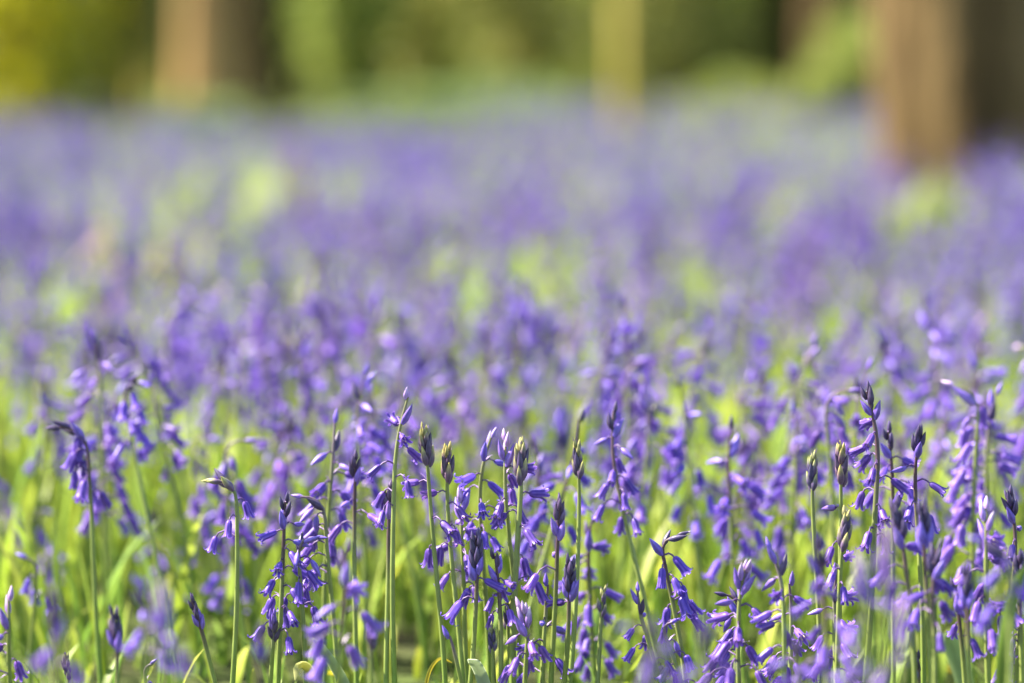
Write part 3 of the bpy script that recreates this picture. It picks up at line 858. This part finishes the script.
def strew(y0, y1, dens, hfun, width, segs, keel, arch=(0.25, 1.0), **kw):
    A = (half(y0) + half(y1)) * (y1 - y0)
    hw = half(y1)
    n = int(dens * 2 * hw * (y1 - y0))
    y = r_.uniform(y0, y1, n)
    x = r_.uniform(-hw, hw, n)
    ok = np.abs(x) < half(y)
    x, y = x[ok], y[ok]
    h = hfun(x, y, len(x))
    V, F, C = blades(len(x), x, y, h, width, segs, keel, r_, arch, **kw)
    bag.add(V, F, C)


clump = lambda x, y: 0.82 + 0.18 * np.sin(x * 7 + 1) * np.sin(y * 5.3)
strew(1.35, 2.25, 520, lambda x, y, n: r_.uniform(0.03, 0.08, n), 0.010, 7, True, (0.4, 1.5))
strew(2.25, 2.85, 380, lambda x, y, n: r_.uniform(0.02, 0.075, n), 0.009, 7, True, (0.1, 0.9))
strew(2.66, 3.15, 620, lambda x, y, n: r_.uniform(0.05, 0.15, n), 0.010, 7, True, (0.05, 0.7))
strew(3.0, 4.6, 850, lambda x, y, n: r_.uniform(0.11, 0.225, n) * clump(x, y), 0.010, 7, True, (0.05, 0.55))
strew(4.6, 8.0, 620, lambda x, y, n: r_.uniform(0.12, 0.225, n) * clump(x, y), 0.012, 5, False, (0.1, 0.8))
strew(8.0, 14.0, 300, lambda x, y, n: r_.uniform(0.12, 0.22, n), 0.017, 4, False)
strew(14.0, 27.0, 130, lambda x, y, n: r_.uniform(0.12, 0.22, n), 0.026, 4, False)
V, F, C, Mi = bag.arrays()
print('leaf quads', len(F))
o = link('leaves', make_mesh('leaves', V, F, C, [M_LEAF]))
o['kind'] = 'stuff'
# thin woodland grass between
bag = Bag()
strew(1.4, 2.8, 260, lambda x, y, n: r_.uniform(0.03, 0.08, n), 0.003, 6, False, (0.2, 1.2), base_col=(0.10, 0.2, 0.02), tipc=(0.22, 0.3, 0.05))
strew(2.8, 5.5, 520, lambda x, y, n: r_.uniform(0.1, 0.24, n), 0.0035, 5, False, (0.1, 0.9), base_col=(0.18, 0.29, 0.025), tipc=(0.36, 0.46, 0.06))
V, F, C, Mi = bag.arrays()
o = link('grass', make_mesh('grass', V, F, C, [M_LEAF]))
o['kind'] = 'stuff'


# single leaves that show by themselves
def leaf_thing(name, pts, Yd, width, col, label, cat='leaf', mat=None):
    """a strap leaf along pixel points at depth Yd; goes on down to the ground"""
    P = [at(px, py, Yd + dy) for px, py, dy in pts]
    g_ = P[0].copy()
    g_[2] = float(ground_z(g_[0], g_[1])) - 0.005
    if P[0][2] > 0.03:
        P.insert(0, g_)
    P = np.array(P)
    t = np.linspace(0, 1, len(P))
    tt = np.linspace(0, 1, 17)
    Q = np.stack([np.interp(tt, t, P[:, k]) for k in range(3)], 1)
    for _ in range(3):
        Q[1:-1] = (Q[:-2] + 2 * Q[1:-1] + Q[2:]) / 4
    T = np.gradient(Q, axis=0)
    T /= np.linalg.norm(T, axis=1)[:, None]
    S = np.cross(T, (0.15, 1.0, 0.35))
    S /= np.linalg.norm(S, axis=1)[:, None]
    Nn = np.cross(S, T)
    wd = width * np.interp(tt, [0, .4, .8, 1], [.7, 1, .8, .08]) / 2
    V = []
    for lay in (0, 1):
        for i in range(17):
            for c in (-1, 0, 1):
                V.append(Q[i] + S[i] * wd[i] * c + Nn[i] * (abs(c) * 0.35 * wd[i] + lay * 0.0006))
    f = grid_faces(17, 3, False)
    F = np.concatenate([f, f[:, ::-1] + 51])
    base = Q[0]
    V = np.array(V) - base
    C = np.broadcast_to(np.array(col), (len(V), 3)) * np.tile(np.array([1.08, .85, 1.08]), 34)[:, None]
    o = link(name, make_mesh(name, V, F, C, [mat or M_LEAF]), None, base)
    return tag(o, label, cat)


leaf_thing('leaf', [(352, 700, 0), (335, 668, -.005), (322, 650, -.01), (312, 638, -.015)], 2.38, .0095, (.40, .47, .26), 'pale grey-green leaf curving up beside the small closed violet spike')
leaf_thing('leaf', [(318, 705, 0), (312, 676, -.005), (304, 664, -.012), (297, 668, -.02), (295, 680, -.025)], 2.37, .009, (.42, .42, .16), 'yellowing curled leaf at the bottom, left of the pale grey-green leaf')
leaf_thing('leaf', [(488, 705, 0), (482, 678, 0), (475, 664, -.01), (468, 660, -.02)], 2.36, .011, (.44, .50, .36), 'pale bluish leaf tip bent over under the short green-tipped spike')
leaf_thing('leaf', [(424, 690, 0), (430, 668, 0), (440, 657, 0), (452, 663, 0)], 2.39, .003, (.5, .42, .05), 'thin yellow grass blade curved between two green stems at the bottom')
leaf_thing('leaf', [(1000, 700, 0), (1005, 640, .0), (1014, 590, .01), (1030, 560, .02)], 2.15, .011, (.20, .30, .045), 'broad arching green leaf at the lower right corner')
leaf_thing('leaf', [(968, 700, 0), (958, 660, .0), (950, 640, .0), (943, 634, .0)], 2.52, .018, (.36, .47, .22), 'pale rounded leaf in the lower right, behind dark stems')
leaf_thing('leaf', [(560, 705, 0), (590, 650, 0), (604, 600, .02)], 2.7, .02, (.26, .42, .08), 'broad bright leaf slanting right behind the stout dark spike')


# small yellow flowers low in the grass
def yellow_flower(px, py, Yd, label, s=1.0):
    T = at(px, py, Yd)
    z0 = float(ground_z(T[0], Yd))
    root = link('celandine', None, None, (T[0], Yd, z0))
    tag(root, label, 'yellow flower', 'small yellow flowers low in the grass')
    h = T[2] - z0
    V, F = tube(np.array([(0, 0, 0), (0.004, 0, h * .5), (0, 0, h)]), .001, 5)
    link('stem', make_mesh('stem', V, F, (.12, .2, .04), [M_STEM]), root)
    for k in range(8):
        a = k * math.pi / 4
        b = Bag()
        L = .011 * s
        row = [(0.001, .0008), (L * .4, .0022 * s), (L * .75, .0026 * s), (L, .0006)]
        Vp = []
        for q, wv in row:
            for c in (-1, 0, 1):
                x_, y_ = q, c * wv
                Vp.append((x_ * math.cos(a) - y_ * math.sin(a), x_ * math.sin(a) + y_ * math.cos(a), h + q * .35 + abs(c) * .0006))
        link('petal', make_mesh('petal', Vp, grid_faces(4, 3, False), (.7, .58, .03), [M_PETAL]), root)
    V, F, C, _ = bud_geom(.004 * s, .0026 * s, (.5, .35, .02), (.6, .45, .05))
    link('flower_centre', make_mesh('flower_centre', V + np.array((0, 0, h - .0005)), F, C, [M_BUD]), root)


yellow_flower(256, 601, 3.05, 'small yellow flower glowing in grass left of the withered-tip bluebell stem')
yellow_flower(951, 671, 2.75, 'small orange-yellow flower at the bottom right behind dark stems', .8)
yellow_flower(333, 675, 2.55, 'small yellow flower behind the pale grey-green leaf', .7)


# dry things standing in the flowers further back
def dry_stalk(px, top, Yd, r0, label, col):
    T = at(px, top, Yd)
    z0 = float(ground_z(T[0], Yd))
    root = link('dead_stalk', None, None, (T[0], Yd, z0))
    tag(root, label, 'dead stalk')
    h = T[2] - z0
    s = np.linspace(0, 1, 12)
    P = np.stack([0.015 * np.sin(s * 4), 0.01 * np.cos(s * 3), h * s], 1)
    V, F = tube(P, np.interp(s, [0, 1], [r0, r0 * .6]), 7)
    link('stem', make_mesh('stem', V, F, col, [M_DRY]), root)
    for k in range(5):
        q = .45 + .11 * k
        p = np.array([np.interp(q, s, P[:, j]) for j in range(3)])
        a = k * 2.4
        d = np.array((math.cos(a), math.sin(a), -.5))
        Pb = np.array([p, p + d * .025, p + d * .05 + (0, 0, -.02)])
        b = Bag()
        n_ = np.cross(d, (0, 0, 1.))
        n_ /= np.linalg.norm(n_)
        Vb = []
        for i, wv in enumerate((.002, .012, .001)):
            for c in (-1, 0, 1):
                Vb.append(Pb[i] + n_ * wv * c + np.array((0, 0, abs(c) * .004)))
        link('dry_leaf', make_mesh('dry_leaf', Vb, grid_faces(3, 3, False), np.array(col) * 1.15, [M_DRY]), root)


dry_stalk(298, 142, 7.2, .011, 'brown dead stalk rising from blurred bluebells below the left trunk', (.30, .19, .13))
dry_stalk(107, 224, 5.2, .012, 'pinkish dry seed head glowing among hazy bluebells at far left', (.62, .42, .40))
dry_stalk(168, 238, 5.4, .008, 'shorter dull pink dry stalk right of the glowing pinkish one', (.50, .33, .32))


# ------------------------------------------------------------------ trees and bushes
def leaf_cloud(n, fn, size, cols, r_, elong=1.5):
    P = fn(n)
    nrm = r_.normal(size=(n, 3))
    nrm /= np.linalg.norm(nrm, axis=1)[:, None]
    t = np.cross(nrm, r_.normal(size=(n, 3)))
    t /= np.linalg.norm(t, axis=1)[:, None] + 1e-9
    b = np.cross(nrm, t)
    s = size * r_.uniform(.6, 1.4, n)[:, None]
    V = np.stack([P - t * s * elong * .5, P + b * s * .42 + nrm * s * .12, P + t * s * elong * .5, P - b * s * .42 + nrm * s * .12], 1).reshape(-1, 3)
    F = np.arange(4 * n).reshape(n, 4)
    cols = np.array(cols)
    C = cols[r_.integers(0, len(cols), n)] * r_.uniform(.7, 1.3, n)[:, None]
    return V, F, np.repeat(C, 4, 0)


def clumpy(centre, rad, k, r_, fill=0.5):
    """points in k clumps spread through an ellipsoid"""
    cs = r_.normal(size=(k, 3))
    cs /= np.linalg.norm(cs, axis=1)[:, None]
    cs *= r_.uniform(.35, .95, k)[:, None]
    cr = r_.uniform(.22, .42, k)

    def fn(n):
        i = r_.integers(0, k, n)
        d = r_.normal(size=(n, 3))
        d /= np.linalg.norm(d, axis=1)[:, None]
        d *= (r_.random(n) ** .45)[:, None]
        return (cs[i] + d * cr[i][:, None]) * np.array(rad) + np.array(centre)
    return fn


def tree(px, Yd, rad, height, label, mat, cols, seed, lean=(0, 0), crown=(2.2, 2.2, 2.4), nleaf=2200, name='broadleaf_tree', crown_at=None, flare=.4):
    r_ = np.random.default_rng(seed)
    x0 = (px - 512) / FPX * Yd
    root = link(name, None, None, (x0, Yd, float(ground_z(x0, Yd)) - .02))
    tag(root, label, 'tree')
    rows, seg = 40, 28
    s = np.linspace(0, 1, rows) ** 1.25
    z = s * height
    r = rad * (1 - .55 * s) * (1 + flare * np.exp(-z / (.45 * rad + .12) / 1.0))
    th = np.arange(seg) * 2 * np.pi / seg
    ph = r_.uniform(0, 6, 4)
    lob = 1 + (.022 * np.sin(5 * th + ph[0]) + .02 * np.sin(3 * th + ph[1]))[None] * np.exp(-z / .9)[:, None] + .02 * np.sin(7 * th[None] + ph[2] + z[:, None] * .8) + r_.normal(0, .012, (rows, seg))
    cx = lean[0] * s ** (1.0 if abs(lean[0]) > 1 else 1.3) + .04 * np.sin(z * 1.1 + ph[3])
    cy = lean[1] * s ** 1.3
    V = np.stack([cx[:, None] + r[:, None] * lob * np.cos(th), cy[:, None] + r[:, None] * lob * np.sin(th), np.repeat(z[:, None], seg, 1)], -1).reshape(-1, 3)
    tr = link('trunk', make_mesh('trunk', V, grid_faces(rows, seg, True), None, [mat]), root)
    top = np.array((lean[0], lean[1], height))
    for k in range(5):
        q = r_.uniform(.62, .95)
        p = np.array((np.interp(q, s, cx), np.interp(q, s, cy), q * height))
        a = k * 1.3 + r_.uniform(0, .6)
        d = np.array((math.cos(a), math.sin(a), r_.uniform(.5, 1.1)))
        L = crown[0] * r_.uniform(.6, .95)
        Pb = np.array([p + d * L * t + np.array((0, 0, .25 * L * t * t)) + r_.normal(0, .05, 3) * t for t in np.linspace(0, 1, 7)])
        Vb, Fb = tube(Pb, np.linspace(rad * .33, rad * .06, 7), 8)
        link('limb', make_mesh('limb', Vb, Fb, None, [mat]), tr)
    c = top + np.array((0, 0, crown[2] * .35))
    if crown_at is not None:
        c = np.array(crown_at)
    V, F, C = leaf_cloud(nleaf, clumpy(c, crown, 34, r_), .10, cols, r_)
    link('crown', make_mesh('crown', V, F, C, [M_FOLIAGE], smooth=False), root)


GREENS = [(.20, .27, .05), (.26, .31, .06), (.30, .33, .08)]
YELL = [(.38, .37, .012), (.46, .42, .02), (.28, .29, .012)]
OLIV = [(.32, .33, .08), (.40, .37, .10), (.27, .29, .07)]
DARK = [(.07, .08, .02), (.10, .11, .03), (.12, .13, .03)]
BLUEG = [(.16, .25, .09), (.21, .30, .11), (.25, .31, .10)]

tree(992, 9.0, .275, 7.5, 'massive brown trunk at the right, sunlit on its left side', M_BARK, GREENS, 1, (-1.25, .3), crown_at=(-.4, .4, 8.8), flare=.12)
tree(206, 25.0, .28, 8.5, 'orange-brown trunk standing at the left edge of the clearing', M_BARK_RED, GREENS, 2, (.2, 0))
tree(634, 21.0, .115, 6.5, 'slim yellowish sapling trunk behind the middle of the flowers', M_BARK_PALE, YELL, 3, (.02, .1), crown=(1.3, 1.3, 1.6), nleaf=2500)
tree(828, 23.5, .27, 8.5, 'tan trunk half hidden just left of the massive brown one', M_BARK, OLIV, 4, (.1, .3))
tree(150, 29.0, .18, 8.0, 'thin pale trunk just left of the orange-brown one', M_BARK_PALE, OLIV, 5)
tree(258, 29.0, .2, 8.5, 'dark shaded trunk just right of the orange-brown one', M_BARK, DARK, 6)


def bush(px, Yd, wpx, height, cols, seed, label, leaf=.085, n=2000):
    r_ = np.random.default_rng(seed)
    x0 = (px - 512) / FPX * Yd
    rx = wpx / 2 / FPX * Yd
    root = link('bush', None, None, (x0, Yd, float(ground_z(x0, Yd)) - .02))
    tag(root, label, 'bush', 'bushes along the back of the clearing')
    V, F, C = leaf_cloud(n, clumpy((0, 0, height * .5), (rx, min(rx, 1.1), height * .55), 40, r_), leaf, cols, r_)
    link('foliage', make_mesh('foliage', V, F, C, [M_FOLIAGE], smooth=False), root)
    for k in range(4):
        a = k * 1.7
        P = np.array([(0.05 * math.cos(a), .05 * math.sin(a), 0), (.2 * rx * math.cos(a), .2 * math.sin(a), height * .4), (.5 * rx * math.cos(a), .4 * math.sin(a), height * .8)])
        Vb, Fb = tube(P, np.array([.03, .022, .01]), 6)
        link('branch', make_mesh('branch', Vb, Fb, None, [M_BARK]), root)


bush(30, 22.5, 190, 2.6, YELL, 21, 'bright yellow-green bush in the top left corner')
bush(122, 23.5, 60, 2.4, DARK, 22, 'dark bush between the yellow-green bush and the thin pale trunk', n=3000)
bush(345, 27.5, 115, 2.8, GREENS, 23, 'deep green bush right of the dark shaded trunk')
bush(420, 30, 150, 3.0, OLIV, 24, 'olive bush in the middle of the far edge')
bush(520, 28, 150, 2.8, OLIV, 25, 'yellowish olive bush just left of the slim sapling')
bush(590, 31, 140, 3.0, GREENS, 26, 'green bush directly behind the slim sapling')
bush(680, 27.5, 130, 2.6, OLIV, 27, 'olive-brown bush just right of the slim sapling')
bush(750, 30, 140, 2.8, GREENS, 28, 'green bush left of the dark gap by the tan trunk')
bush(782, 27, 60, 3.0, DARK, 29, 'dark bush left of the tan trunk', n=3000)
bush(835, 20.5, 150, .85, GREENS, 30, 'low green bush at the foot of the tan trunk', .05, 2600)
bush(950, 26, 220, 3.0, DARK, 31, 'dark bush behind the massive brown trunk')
bush(470, 25.5, 300, .42, BLUEG, 32, 'low olive scrub along the middle far edge of the flowers', .05, 3600)
bush(180, 24.2, 200, .42, BLUEG, 33, 'low olive scrub under the orange-brown trunk', .05, 2600)
bush(720, 25.5, 200, .5, GREENS, 34, 'low green scrub right of the slim sapling', .05, 2600)

# the far wood: one mass of leaves behind everything
r_ = np.random.default_rng(8)
bagw = Bag()
for k in range(44):
    cx = -26 + 52 * (k + .5) / 44 + r_.normal(0, .5)
    cyy = r_.uniform(35, 41)
    cols = [BLUEG, GREENS, OLIV, DARK, GREENS, OLIV][k % 6]
    V, F, C = leaf_cloud(1500, clumpy((cx, cyy, 1.6), (1.9, 1.5, 2.2), 26, r_), .24, cols, r_)
    bagw.add(V, F, C)
    V, F, C = leaf_cloud(1000, clumpy((cx, cyy + 1.5, 6.5), (2.0, 1.8, 4.2), 26, r_), .34, cols, r_)
    bagw.add(V, F, C)
V, F, C, Mi = bagw.arrays()
o = link('far_wood', make_mesh('far_wood', V, F, C, [M_FOLIAGE], smooth=False))
o['kind'] = 'stuff'
